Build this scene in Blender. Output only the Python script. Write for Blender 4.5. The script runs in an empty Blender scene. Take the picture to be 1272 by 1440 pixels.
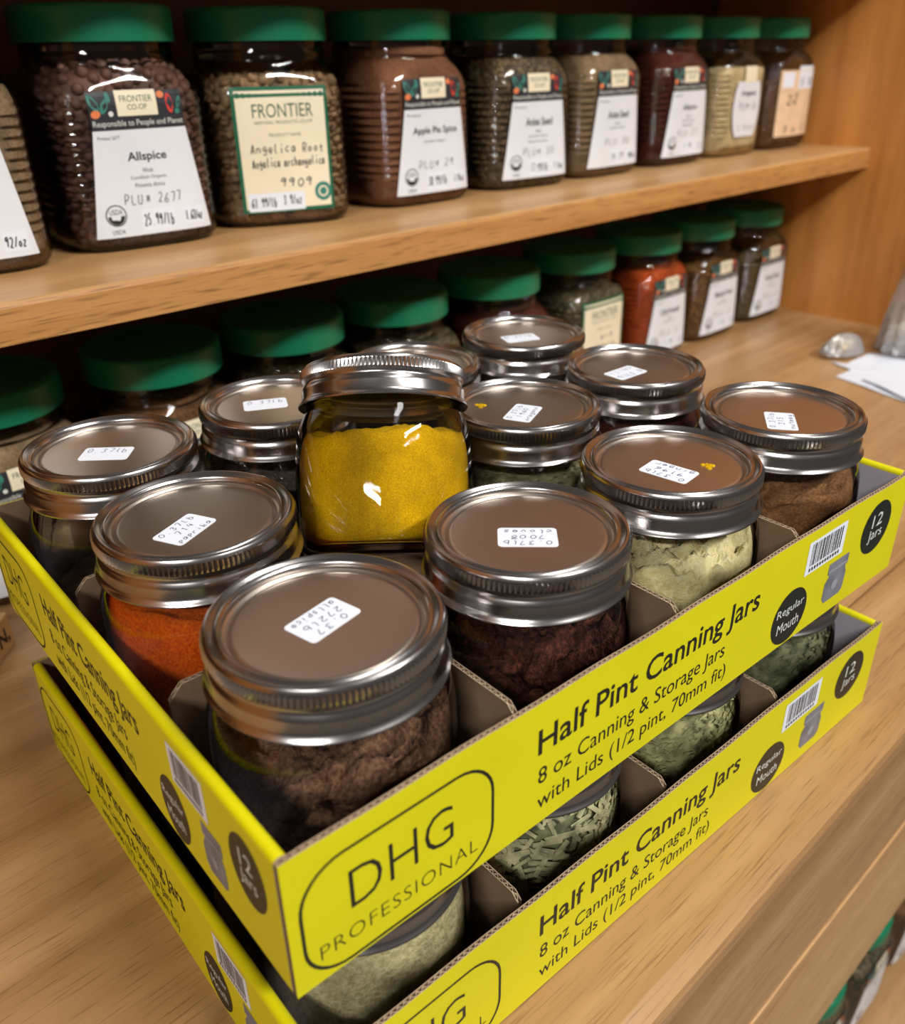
import bpy, math, random
from mathutils import Vector, Matrix, noise
random.seed(7)
PI = math.pi
SC = bpy.context.scene
C = bpy.context.collection
def R(y, p, ro):
    f = Vector((math.cos(p)*math.cos(y), math.cos(p)*math.sin(y), -math.sin(p)))
    r = f.cross(Vector((0, 0, 1))).normalized(); u = r.cross(f)
    c, s = math.cos(ro), math.sin(ro)
    return c*r+s*u, -s*r+c*u, f
# ---------------------------------------------------------------- camera
cd = bpy.data.cameras.new('camera'); cam = bpy.data.objects.new('camera', cd); C.objects.link(cam)
SC.camera = cam
r_, u_, f_ = R(0.8253, 0.48696, -0.01745)
mw = Matrix((r_, u_, -f_)).transposed().to_4x4(); mw.translation = Vector((-.0683, -.1403, .3145))
cam.matrix_world = mw
cd.sensor_fit = 'HORIZONTAL'; cd.sensor_width = 36; cd.lens = 34.56; cd.clip_start = .01; cd.clip_end = 50
cd.dof.use_dof = True; cd.dof.focus_distance = .345; cd.dof.aperture_fstop = 12.0
# ---------------------------------------------------------------- light
SC.view_settings.view_transform = 'Standard'; SC.view_settings.look = 'None'
SC.cycles.transparent_max_bounces = 32
SC.view_settings.exposure = 0.08; SC.view_settings.gamma = 1; SC.view_settings.use_curve_mapping = False
w = bpy.data.worlds.new('world'); SC.world = w; w.use_nodes = True
w.node_tree.nodes['Background'].inputs[0].default_value = (.62, .56, .50, 1)
w.node_tree.nodes['Background'].inputs[1].default_value = .14
def area(loc, target, sx, sy, power, col):
    ld = bpy.data.lights.new('ceiling_and_fill_light', 'AREA'); ld.shape = 'RECTANGLE'; ld.size = sx; ld.size_y = sy
    ld.energy = power; ld.color = col
    o = bpy.data.objects.new('ceiling_and_fill_light', ld); C.objects.link(o); o.location = loc
    d = Vector(target)-Vector(loc); o.rotation_euler = d.to_track_quat('-Z', 'Y').to_euler()
    return o
for dy_ in (-1.74, -1.88): area((.70, dy_, 2.05), (.3, .3, .15), 1.25, .05, 33, (1, .97, .93))
area((-2.3, -1.5, 2.05), (.4, .3, .1), 1.25, .08, 54, (1, .975, .94))
area((.7, -.35, 2.15), (.3, .2, .1), 1.25, .2, 14, (1, .97, .93))  # added soft overhead fill for lid tops and trays, not a ceiling fixture
# ---------------------------------------------------------------- materials
def s2l(c):
    return tuple((x/12.92 if x <= .04045 else ((x+.055)/1.055)**2.4) for x in [v/255 for v in c])+(1,)
def newmat(name):
    m = bpy.data.materials.new(name); m.use_nodes = True
    nt = m.node_tree; return m, nt, nt.nodes['Principled BSDF']
def N(nt, t, **k):
    n = nt.nodes.new(t)
    for a, b in k.items():
        if a in n.inputs.keys(): n.inputs[a].default_value = b
        else: setattr(n, a, b)
    return n
def ramp(nt, fac, stops, interp='LINEAR'):
    n = nt.nodes.new('ShaderNodeValToRGB'); n.color_ramp.interpolation = interp
    e = n.color_ramp.elements
    while len(e) < len(stops): e.new(.5)
    for i, (p, c) in enumerate(stops): e[i].position = p; e[i].color = c
    nt.links.new(fac, n.inputs[0]); return n
def coords(nt, scale, rot=(0, 0, 0)):
    tc = nt.nodes.new('ShaderNodeTexCoord'); mp = nt.nodes.new('ShaderNodeMapping')
    mp.inputs['Scale'].default_value = scale; mp.inputs['Rotation'].default_value = rot
    nt.links.new(tc.outputs['Object'], mp.inputs[0]); return mp.outputs[0]
def mixc(nt, f, a, b, mode='MIX'):
    n = nt.nodes.new('ShaderNodeMix'); n.data_type = 'RGBA'; n.blend_type = mode
    for i, v in ((0, f), (6, a), (7, b)):
        if hasattr(v, 'links') or isinstance(v, bpy.types.NodeSocket): nt.links.new(v, n.inputs[i])
        else: n.inputs[i].default_value = v
    return n.outputs[2]
def bump(nt, b, h, strength=.3, dist=.001):
    n = nt.nodes.new('ShaderNodeBump'); n.inputs['Strength'].default_value = strength; n.inputs['Distance'].default_value = dist
    nt.links.new(h, n.inputs['Height']); nt.links.new(n.outputs[0], b.inputs['Normal'])
def wood(name, c1, c2, c3, axis, rings=9.0, rough=.42, pore=.5):
    """axis: 0 grain along X, 2 grain along Z"""
    m, nt, b = newmat(name)
    sc = [1, 1, 1]; sc[axis] = .055
    v = coords(nt, tuple(sc))
    n1 = N(nt, 'ShaderNodeTexNoise', Scale=rings, Detail=3.0, Distortion=.4); nt.links.new(v, n1.inputs['Vector'])
    mul = N(nt, 'ShaderNodeMath', operation='MULTIPLY'); mul.inputs[1].default_value = 22; nt.links.new(n1.outputs[0], mul.inputs[0])
    sn = N(nt, 'ShaderNodeMath', operation='SINE'); nt.links.new(mul.outputs[0], sn.inputs[0])
    r1 = ramp(nt, sn.outputs[0], [(0, (0, 0, 0, 1)), (1, (1, 1, 1, 1))])
    base = mixc(nt, r1.outputs[0], s2l(c1), s2l(c2))
    n2 = N(nt, 'ShaderNodeTexNoise', Scale=30.0, Detail=4.0, Roughness=.6); nt.links.new(v, n2.inputs['Vector'])
    r2 = ramp(nt, n2.outputs[0], [(.38, (0, 0, 0, 1)), (.68, (1, 1, 1, 1))])
    mm = N(nt, 'ShaderNodeMath', operation='MULTIPLY'); mm.inputs[1].default_value = .75; nt.links.new(r2.outputs[0], mm.inputs[0])
    base = mixc(nt, mm.outputs[0], base, s2l(c3))
    sp = [620, 620, 620]; sp[axis] = 26
    v2 = coords(nt, tuple(sp))
    n3 = N(nt, 'ShaderNodeTexNoise', Scale=1.6, Detail=1.0); nt.links.new(v2, n3.inputs['Vector'])
    r3 = ramp(nt, n3.outputs[0], [(.56, (0, 0, 0, 1)), (.74, (1, 1, 1, 1))])
    pm = N(nt, 'ShaderNodeMath', operation='MULTIPLY'); pm.inputs[1].default_value = pore; nt.links.new(r3.outputs[0], pm.inputs[0])
    dark = tuple(x*.5 for x in s2l(c3)[:3])+(1,)
    base = mixc(nt, pm.outputs[0], base, dark)
    nt.links.new(base, b.inputs['Base Color']); b.inputs['Roughness'].default_value = rough
    b.inputs['Coat Weight'].default_value = .15; b.inputs['Coat Roughness'].default_value = .25
    bump(nt, b, r3.outputs[0], -.25, .0006)
    return m
def plain(name, c, rough=.5, metal=0, spec=.5, var=0, vs=40, bs=0, bscale=800):
    m, nt, b = newmat(name)
    b.inputs['Roughness'].default_value = rough; b.inputs['Metallic'].default_value = metal
    b.inputs['Specular IOR Level'].default_value = spec
    if var:
        v = coords(nt, (1, 1, 1)); n = N(nt, 'ShaderNodeTexNoise', Scale=vs, Detail=4.0); nt.links.new(v, n.inputs['Vector'])
        a = s2l(c); k = 1-var
        r = ramp(nt, n.outputs[0], [(.35, tuple(x*k for x in a[:3])+(1,)), (.65, tuple(min(1, x*(1+var)) for x in a[:3])+(1,))])
        nt.links.new(r.outputs[0], b.inputs['Base Color'])
    else: b.inputs['Base Color'].default_value = s2l(c)
    if bs:
        v = coords(nt, (1, 1, 1)); n = N(nt, 'ShaderNodeTexNoise', Scale=bscale, Detail=2.0); nt.links.new(v, n.inputs['Vector'])
        bump(nt, b, n.outputs[0], bs, .0008)
    return m
def powder(name, ca, cb, cc, scale=900, bstr=.5, clump=120):
    m, nt, b = newmat(name)
    v = coords(nt, (1, 1, 1))
    n = N(nt, 'ShaderNodeTexNoise', Scale=scale, Detail=3.0, Roughness=.7); nt.links.new(v, n.inputs['Vector'])
    r = ramp(nt, n.outputs[0], [(.3, s2l(ca)), (.5, s2l(cb)), (.7, s2l(cc))])
    n2 = N(nt, 'ShaderNodeTexNoise', Scale=clump, Detail=3.0); nt.links.new(v, n2.inputs['Vector'])
    r2 = ramp(nt, n2.outputs[0], [(.35, (.78, .78, .78, 1)), (.65, (1.1, 1.1, 1.1, 1))])
    c = mixc(nt, 1.0, r.outputs[0], r2.outputs[0], 'MULTIPLY')
    nt.links.new(c, b.inputs['Base Color']); b.inputs['Roughness'].default_value = .95; b.inputs['Specular IOR Level'].default_value = .15
    ad = N(nt, 'ShaderNodeMath', operation='ADD'); nt.links.new(n.outputs[0], ad.inputs[0]); nt.links.new(n2.outputs[0], ad.inputs[1])
    bump(nt, b, ad.outputs[0], bstr, .0026)
    return m
def seeds(name, cols, scale=260):
    m, nt, b = newmat(name)
    v = coords(nt, (1, 1, 1)); vo = N(nt, 'ShaderNodeTexVoronoi', Scale=scale); nt.links.new(v, vo.inputs['Vector'])
    sp = nt.nodes.new('ShaderNodeSeparateColor'); nt.links.new(vo.outputs['Color'], sp.inputs[0])
    r = ramp(nt, sp.outputs[0], [(i/len(cols), s2l(c)) for i, c in enumerate(cols)], 'CONSTANT')
    r2 = ramp(nt, vo.outputs['Distance'], [(.3, (1, 1, 1, 1)), (.75, (.35, .33, .3, 1))])
    nt.links.new(mixc(nt, 1.0, r.outputs[0], r2.outputs[0], 'MULTIPLY'), b.inputs['Base Color'])
    b.inputs['Roughness'].default_value = .7
    bump(nt, b, vo.outputs['Distance'], -.6, .0016)
    return m
def clear(name, tint, ior=1.5, rough=.03, base=.0, haze=0.0):
    m = bpy.data.materials.new(name); m.use_nodes = True; nt = m.node_tree; nt.nodes.clear()
    out = nt.nodes.new('ShaderNodeOutputMaterial'); tr = nt.nodes.new('ShaderNodeBsdfTransparent'); tr.inputs[0].default_value = tint
    gl = nt.nodes.new('ShaderNodeBsdfGlossy'); gl.inputs['Roughness'].default_value = rough
    fr = nt.nodes.new('ShaderNodeFresnel'); fr.inputs[0].default_value = ior
    ad = N(nt, 'ShaderNodeMath', operation='ADD'); ad.inputs[1].default_value = base; nt.links.new(fr.outputs[0], ad.inputs[0])
    mx = nt.nodes.new('ShaderNodeMixShader'); nt.links.new(ad.outputs[0], mx.inputs[0])
    src = tr.outputs[0]
    if haze:
        df = nt.nodes.new('ShaderNodeBsdfDiffuse'); df.inputs[0].default_value = (.8, .8, .82, 1)
        m2 = nt.nodes.new('ShaderNodeMixShader'); m2.inputs[0].default_value = haze
        nt.links.new(src, m2.inputs[1]); nt.links.new(df.outputs[0], m2.inputs[2]); src = m2.outputs[0]
    nt.links.new(src, mx.inputs[1]); nt.links.new(gl.outputs[0], mx.inputs[2]); nt.links.new(mx.outputs[0], out.inputs[0])
    return m
M = {}
M['oak_top'] = wood('oak counter', (188, 148, 102), (172, 131, 84), (142, 102, 58), 0, 7, .40)
M['oak_shelf'] = wood('oak shelf', (204, 164, 112), (190, 146, 94), (172, 126, 76), 0, 8, .45, .6)
M['oak_edge'] = wood('oak shelf edge', (198, 146, 86), (184, 130, 70), (160, 106, 52), 0, 12, .5, .8)
M['oak_side'] = wood('oak side panel', (214, 148, 76), (198, 132, 62), (176, 112, 50), 2, 10, .42, .3)
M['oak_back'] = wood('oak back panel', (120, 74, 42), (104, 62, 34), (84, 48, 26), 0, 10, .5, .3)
M['yellow'] = plain('yellow carton print', (216, 209, 3), .42, var=.03, vs=18)
M['carton'] = plain('brown cardboard', (138, 112, 88), .9, spec=.2, var=.12, vs=60, bs=.15, bscale=500)
M['carton_edge'] = plain('cut cardboard edge', (176, 154, 128), .9, spec=.2, var=.15, vs=300)
M['lilac'] = plain('pale carton lining', (186, 180, 190), .7, var=.05, vs=30)
M['ink'] = plain('black print', (24, 26, 18), .45)
M['badge'] = plain('dark badge print', (22, 30, 26), .4)
M['badgeink'] = plain('pale badge lettering', (214, 218, 212), .5)
M['greyink'] = plain('grey jar print', (118, 120, 128), .5, var=.25, vs=90)
M['greylite'] = plain('light grey jar print', (150, 152, 160), .5)
M['white'] = plain('white paper', (226, 232, 242), .6)
M['label'] = plain('white label paper', (222, 226, 232), .4, var=.03, vs=20)
M['cream'] = plain('cream label paper', (232, 222, 194), .45, var=.04, vs=25)
M['peach'] = plain('peach label paper', (226, 196, 160), .45, var=.1, vs=60)
M['lgreen'] = plain('green label border', (18, 96, 66), .4)
M['charcoal'] = plain('charcoal label band', (44, 46, 50), .4)
M['teal'] = plain('teal leaf print', (52, 124, 112), .5)
M['orange'] = plain('orange print', (222, 124, 74), .5)
M['red'] = plain('red print', (206, 60, 44), .5)
M['pen'] = plain('pen ink', (62, 60, 104), .5)
M['marker'] = plain('marker ink', (40, 40, 44), .5)
M['greentext'] = plain('green lettering', (44, 92, 66), .5)
M['lid'] = plain('green plastic lid', (14, 118, 82), .38, spec=.5, bs=.05, bscale=300)
M['glass'] = clear('jar glass', (.982, .984, .98, 1), 1.45, .02)
M['lining'] = clear('jar glass inner face', (.985, .988, .985, 1), 1.18, .02)
M['plastic'] = clear('clear plastic jar', (.94, .93, .92, 1), 1.46, .05, .01)
M['film'] = clear('plastic film', (.94, .94, .94, 1), 1.5, .14, .07, .30)
def metal(name, c, rough, sc):
    m, nt, b = newmat(name); b.inputs['Metallic'].default_value = 1
    v = coords(nt, sc); n = N(nt, 'ShaderNodeTexNoise', Scale=60.0, Detail=4.0); nt.links.new(v, n.inputs['Vector'])
    a = s2l(c)
    r = ramp(nt, n.outputs[0], [(.3, tuple(x*.95 for x in a[:3])+(1,)), (.7, a)]); nt.links.new(r.outputs[0], b.inputs['Base Color'])
    r2 = ramp(nt, n.outputs[0], [(.3, (rough*.95,)*3+(1,)), (.7, (rough*1.05,)*3+(1,))]); nt.links.new(r2.outputs[0], b.inputs['Roughness'])
    return m
M['band'] = metal('brushed tin band', (182, 178, 177), .22, (1, 1, 1))
M['disc'] = metal('tin lid disc', (212, 200, 188), .31, (1, .2, 1))
POW = {
 'turmeric': powder('turmeric powder', (172, 132, 2), (204, 160, 4), (224, 184, 16), 1500, .35, 60),
 'allspice': powder('allspice powder', (74, 50, 38), (112, 80, 60), (144, 110, 86), 480, .8),
 'clove': powder('clove powder', (40, 20, 16), (72, 38, 30), (112, 62, 48), 420, .9, 160),
 'ginger': powder('ginger powder', (222, 204, 144), (238, 224, 168), (248, 240, 198), 500, .5, 90),
 'nutmeg': powder('nutmeg powder', (116, 78, 48), (146, 102, 66), (176, 130, 88), 700, .5),
 'paprika': powder('paprika powder', (166, 60, 6), (200, 84, 10), (222, 110, 20), 900, .4, 70),
 'grey': powder('pepper powder', (60, 52, 46), (92, 82, 74), (120, 110, 100), 500, .6),
 'tan': powder('tan powder', (128, 104, 76), (152, 128, 98), (166, 142, 112), 600, .3),
 'sage': powder('pale sage powder', (160, 150, 108), (190, 180, 136), (210, 200, 162), 500, .7),
 'pie': powder('pie spice powder', (122, 82, 58), (142, 98, 72), (156, 112, 86), 500, .25, 40),
 'wine': powder('dark red powder', (66, 30, 22), (88, 42, 32), (104, 54, 42), 500, .4),
 'creamp': powder('cream powder', (204, 182, 134), (222, 200, 152), (232, 214, 172), 400, .3),
 'rust': powder('orange red powder', (150, 62, 24), (184, 80, 34), (204, 100, 50), 500, .3),
 'brownp': powder('brown powder', (92, 64, 40), (120, 86, 56), (140, 106, 74), 400, .4),
}
SEED = {
 'anise': seeds('anise seeds', [(120, 100, 70), (98, 82, 56), (142, 122, 88), (84, 68, 46)], 420),
 'mustard': seeds('mustard brown seeds', [(150, 104, 44), (128, 86, 32), (172, 128, 64), (110, 72, 28)], 420),
 'olive': seeds('olive seeds', [(126, 108, 62), (104, 90, 48), (146, 126, 80), (92, 76, 40)], 420),
 'herb': seeds('dried herb', [(110, 102, 74), (92, 88, 60), (134, 122, 92), (76, 72, 48)], 330),
}
M['berry'] = plain('allspice berry skin', (104, 72, 60), .6, var=.35, vs=90, bs=.3, bscale=1500)
M['root'] = plain('angelica root', (150, 122, 88), .8, var=.4, vs=120, bs=.4, bscale=900)
M['leafa'] = plain('oregano flakes', (132, 128, 92), .8, var=.45, vs=160)
M['leafb'] = plain('pale green flakes', (168, 166, 118), .8, var=.45, vs=160)
M['leafc'] = plain('dark green flakes', (112, 116, 84), .8, var=.45, vs=160)
M['stick'] = plain('lemongrass pieces', (186, 182, 142), .7, var=.4, vs=150)
# ---------------------------------------------------------------- mesh helpers (millimetres in, metres out)
K = .001
class MB:
    def __init__(s): s.v = []; s.f = []; s.m = []
    def add(s, vs, fs, mi=0):
        o = len(s.v); s.v += [tuple(v) for v in vs]; s.f += [tuple(i+o for i in f) for f in fs]; s.m += [mi]*len(fs); return s
    def box(s, x0, x1, y0, y1, z0, z1, mi=0):
        return s.add([(x0, y0, z0), (x1, y0, z0), (x1, y1, z0), (x0, y1, z0), (x0, y0, z1), (x1, y0, z1), (x1, y1, z1), (x0, y1, z1)],
              [(0, 3, 2, 1), (4, 5, 6, 7), (0, 1, 5, 4), (1, 2, 6, 5), (2, 3, 7, 6), (3, 0, 4, 7)], mi)
    def lathe(s, prof, n=64, mi=0, rf=None, close0=False, close1=False):
        rows = len(prof); vs = []
        for k, (r, z) in enumerate(prof):
            for i in range(n):
                a = 2*PI*i/n; rr = r if rf is None else rf(k, i, r, z)
                vs.append((rr*math.cos(a), rr*math.sin(a), z))
        fs = [(k*n+i, k*n+(i+1) % n, (k+1)*n+(i+1) % n, (k+1)*n+i) for k in range(rows-1) for i in range(n)]
        if close0: fs.append(tuple(reversed(range(n))))
        if close1: fs.append(tuple((rows-1)*n+i for i in range(n)))
        return s.add(vs, fs, mi)
    def extrude_x(s, poly, x0, x1, mi=0):   # poly: (y, z) counter-clockwise seen from +x
        n = len(poly)
        vs = [(x0, y, z) for y, z in poly]+[(x1, y, z) for y, z in poly]
        fs = [(i, (i+1) % n, n+(i+1) % n, n+i) for i in range(n)]+[tuple(reversed(range(n))), tuple(range(n, 2*n))]
        return s.add(vs, fs, mi)
    def mesh(s, name, mats, smooth=False):
        me = bpy.data.meshes.new(name); me.from_pydata([(x*K, y*K, z*K) for x, y, z in s.v], [], s.f)
        for m in mats: me.materials.append(m)
        if len(mats) > 1: me.polygons.foreach_set('material_index', s.m)
        if smooth: me.polygons.foreach_set('use_smooth', [True]*len(me.polygons))
        me.update(); return me
def ob(name, me, parent=None, **props):
    o = bpy.data.objects.new(name, me); C.objects.link(o)
    if parent: o.parent = parent
    for k, v in props.items(): o[k] = v
    return o
def thing(name, label, cat, loc, rz=0, group=None, rot=None):
    o = bpy.data.objects.new(name, None); C.objects.link(o); o.empty_display_size = .02
    o.location = [c*K for c in loc]; o.rotation_euler = rot if rot else (0, 0, rz)
    o['label'] = label; o['category'] = cat
    if group: o['group'] = group
    return o
def bev(o, wdt, seg=2):
    b = o.modifiers.new('bevel', 'BEVEL'); b.width = wdt*K; b.segments = seg; b.limit_method = 'ANGLE'; return o
def smooth_by_angle(me, ang=40):
    me.polygons.foreach_set('use_smooth', [True]*len(me.polygons))
    me.set_sharp_from_angle(angle=math.radians(ang)) if hasattr(me, 'set_sharp_from_angle') else None
# ---------------------------------------------------------------- lettering
_tc = {}
def text_verts(s, spacing=1.0, line=1.0, shear=0, off=0.0):
    key = (s, spacing, line, shear, off)
    if key in _tc: return _tc[key]
    cu = bpy.data.curves.new('t', 'FONT'); cu.body = s; cu.size = 1; cu.space_character = spacing; cu.space_line = line
    cu.shear = shear; cu.resolution_u = 3; cu.offset = off
    o = bpy.data.objects.new('t', cu); me = bpy.data.meshes.new_from_object(o)
    vs = [tuple(v.co) for v in me.vertices]; fs = [tuple(p.vertices) for p in me.polygons]
    bpy.data.objects.remove(o); bpy.data.meshes.remove(me); bpy.data.curves.remove(cu)
    xs = [v[0] for v in vs]; ys = [v[1] for v in vs]
    r = (vs, fs, min(xs), max(xs), min(ys), max(ys)); _tc[key] = r; return r
def text_in(mb, s, x0, y0, x1, y1, fn, mi=0, **k):
    """letters filling the rectangle x0..x1, y0..y1 of a face; fn maps (u, v) to a point"""
    vs, fs, a, b, c, d = text_verts(s, **k)
    mb.add([fn(x0+(v[0]-a)/(b-a)*(x1-x0), y0+(v[1]-c)/(d-c)*(y1-y0)) for v in vs], fs, mi)
G = {'0': '3917143254573 9', '1': '193932'}
GL = {
 '0': '39 17 14 32 54 57 39', '1': '28 39 32', '2': '18 39 57 34 12 52', '3': '18 39 58 36 54 32 13', '4': '29 15 55|48 42',
 '5': '59 29 26 46 54 32 13', '6': '59 26 13 32 53 45 24', '7': '19 59 32', '8': '58 39 18 54 32 14 58', '9': '58 39 17 36 58 42',
 '.': '22 32', '/': '12 59', '#': '25 65|27 67|33 38|53 58', '-': '15 45',
 'a': '56 26 14 22 43 56 52', 'b': '19 12 42 54 36 15', 'c': '56 36 14 32 53', 'd': '56 26 14 22 53 59 52', 'e': '14 54 46 26 14 32 53',
 'f': '58 39 28 22|16 46', 'g': '56 26 14 33 55 51 30 11', 'h': '19 12|15 36 55 52', 'i': '36 32|38 39', 'k': '19 12|55 14 52', 'l': '29 23 42',
 'm': '12 16|15 26 35 32|35 46 55 52', 'n': '12 16|15 36 55 52', 'o': '36 14 32 54 36', 'p': '16 10|15 36 55 33 13', 'r': '16 12|15 36 56',
 's': '56 26 24 44 42 12', 't': '38 33 52|16 56', 'u': '16 13 32 54|56 52', 'v': '16 32 56', 'w': '16 22 35 42 56', 'x': '16 52|56 12', 'y': '16 33|56 20',
 'z': '16 56 12 52', 'A': '12 39 52|24 44', 'R': '12 19 49 57 35 15|35 52', 'P': '12 19 49 57 35 15', 'L': '19 12 52', 'U': '19 13 32 53 59', 'z2': ''}
def hand(mb, lines, x0, y0, x1, y1, fn, wd=.35, mi=0, seed=1):
    """hand-written lines as thin pen strokes filling the rectangle"""
    rn = random.Random(seed); nl = len(lines); lh = (y1-y0)/nl
    for li, s in enumerate(lines):
        cw = min((x1-x0)/max(len(s), 1), lh*.8); tx = x0+((x1-x0)-cw*len(s))/2+rn.uniform(-.3, .3)
        by = y1-(li+1)*lh; drift = rn.uniform(-.02, .03)
        for ci, ch in enumerate(s):
            if ch == ' ' or ch not in GL: continue
            jx, jy = rn.uniform(-.06, .06)*cw, rn.uniform(-.05, .05)*lh
            for st in GL[ch].split('|'):
                pts = [(float(q[0]), float(q[1])) for q in st.split() if len(q) == 2]
                pts = [(tx+ci*cw+jx+(px+.12*py)/6.6*cw*.86, by+jy+py/10*lh*.86+drift*ci*cw) for px, py in pts]
                sm = []
                for i in range(len(pts)-1):      # Catmull-Rom
                    p0 = pts[max(i-1, 0)]; p1 = pts[i]; p2 = pts[i+1]; p3 = pts[min(i+2, len(pts)-1)]
                    for t in (0, .33, .66):
                        sm.append(tuple(.5*((2*p1[k])+(-p0[k]+p2[k])*t+(2*p0[k]-5*p1[k]+4*p2[k]-p3[k])*t*t+(-p0[k]+3*p1[k]-3*p2[k]+p3[k])*t**3) for k in (0, 1)))
                sm.append(pts[-1]); L = []; Rr = []
                for i, p in enumerate(sm):
                    a = sm[max(i-1, 0)]; b = sm[min(i+1, len(sm)-1)]; dx, dy = b[0]-a[0], b[1]-a[1]; n = math.hypot(dx, dy) or 1
                    nx, ny = -dy/n*wd/2, dx/n*wd/2
                    L.append((p[0]+nx, p[1]+ny)); Rr.append((p[0]-nx, p[1]-ny))
                m = len(sm)
                mb.add([fn(*q) for q in L+Rr], [(i, m+i, m+i+1, i+1) for i in range(m-1)], mi)
def rrect(x0, y0, x1, y1, r, n=8):
    p = []
    for cx, cy, a0 in ((x1-r, y0+r, -PI/2), (x1-r, y1-r, 0), (x0+r, y1-r, PI/2), (x0+r, y0+r, PI)):
        for i in range(n+1): a = a0+PI/2*i/n; p.append((cx+r*math.cos(a), cy+r*math.sin(a)))
    return p
def flat_poly(mb, pts, fn, mi=0): mb.add([fn(*p) for p in pts], [tuple(range(len(pts)))], mi)
def outline(mb, outer, inner, fn, mi=0):
    n = len(outer); mb.add([fn(*p) for p in outer]+[fn(*p) for p in inner], [(i, (i+1) % n, n+(i+1) % n, n+i) for i in range(n)], mi)
# ================================================================ the shelving unit
unit = thing('shelving_unit', 'built-in oak shelving unit with counter, two shelves, side panel and front boards', 'shelving', (0, 0, 0))
XR = 1058; XL = -620
def board(name, poly, mats, x0=XL, x1=XR, bw=1.5, y=None):
    mb = MB(); mb.extrude_x(poly, x0, x1); me = mb.mesh(name, mats); o = ob(name, me, unit)
    if bw: bev(o, bw)
    return o
def rect(y0, y1, z0, z1): return [(y0, z0), (y1, z0), (y1, z1), (y0, z1)]
board('countertop', [(27, -18), (580, -18), (580, 0), (31, 0), (28.5, -.8), (27, -3)], [M['oak_top']], bw=0)
board('front_ledge', [(-40, -22), (26.4, -22), (26.4, -3), (25.5, -1.2), (23.5, -.7), (-38, -.7), (-42, -1.6), (-45, -4), (-46, -8), (-46, -15), (-45, -19)], [M['oak_top']], bw=0)
board('shelf', [(334, 184.5), (562, 184.5), (562, 206), (337, 206), (334.8, 205.2), (334, 203)], [M['oak_shelf'], M['oak_edge']], bw=0)
sh = [o for o in unit.children if o.name.startswith('shelf')][0]
for p in sh.data.polygons:
    if p.normal.y < -.9: p.material_index = 1
board('shelf', rect(334, 562, 391, 413), [M['oak_shelf']])
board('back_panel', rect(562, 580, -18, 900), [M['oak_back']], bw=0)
board('apron_rail', rect(-41, -20, -134, -22.5), [M['oak_top']], bw=.8)
board('lower_rail', rect(-42, -22, -274, -135.5), [M['oak_shelf']], bw=.8)
board('lower_shelf', rect(-62, 562, -649, -627), [M['oak_top']], bw=1.5)
mb = MB(); mb.box(XR, XR+20, -72, 562, -900, 900); ob('side_panel', mb.mesh('side_panel', [M['oak_side']]), unit)
mb = MB(); mb.box(XL-20, XL, -72, 562, -900, 900); ob('side_panel', mb.mesh('side_panel', [M['oak_side']]), unit)
mb = MB(); mb.box(-2600, 3400, -2600, 1200, -920, -900)
o = ob('floor', mb.mesh('floor', [plain('floor vinyl', (120, 110, 100), .5, var=.1, vs=6)])); o['kind'] = 'structure'
# ================================================================ cardboard trays
TL, TW, TH = 342.5, 259, 52.4
def corr(L, h, t=1.9, pitch=2.5, hf=None, mats=(1, 0, 2), z0=0, per=4):
    """corrugated board standing along +x from 0 to L, thickness 0..t in y; liners and wavy flute"""
    hf = hf or (lambda s: h)
    n = int(L/pitch*per); xs = [L*i/n for i in range(n+1)]
    mb = MB(); lt = .28
    for y0, y1, mi in ((0, lt, mats[0]), (t-lt, t, mats[1])):
        vs = []
        for x in xs:
            H = hf(x); vs += [(x, y0, z0), (x, y1, z0), (x, y1, H), (x, y0, H)]
        fs = []
        for i in range(n):
            a = 4*i; b = a+4
            fs += [(a, b, b+3, a+3), (b+1, a+1, a+2, b+2), (a+3, b+3, b+2, a+2), (a, a+1, b+1, b)]
        fs += [(0, 3, 2, 1), (4*n, 4*n+1, 4*n+2, 4*n+3)]
        mb.add(vs, fs, mi)
        # the top faces of the liners show the cut edge
        base = len(mb.m)-len(fs)
        for i in range(n): mb.m[base+4*i+2] = mats[2]
    vs = []
    for i, x in enumerate(xs):
        ym = t/2+(t/2-lt-.1)*math.sin(2*PI*i/per+.5); H = hf(x)-.15
        vs += [(x, ym-.14, z0), (x, ym+.14, z0), (x, ym+.14, H), (x, ym-.14, H)]
    fs = []
    for i in range(n):
        a = 4*i; b = a+4
        fs += [(a, b, b+3, a+3), (b+1, a+1, a+2, b+2), (a+3, b+3, b+2, a+2)]
    mb.add(vs, fs, mats[2])
    return mb
def place(o, loc, rz): o.location = [c*K for c in loc]; o.rotation_euler = (0, 0, rz); return o
CARD = [M['carton'], M['yellow'], M['carton_edge']]
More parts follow.
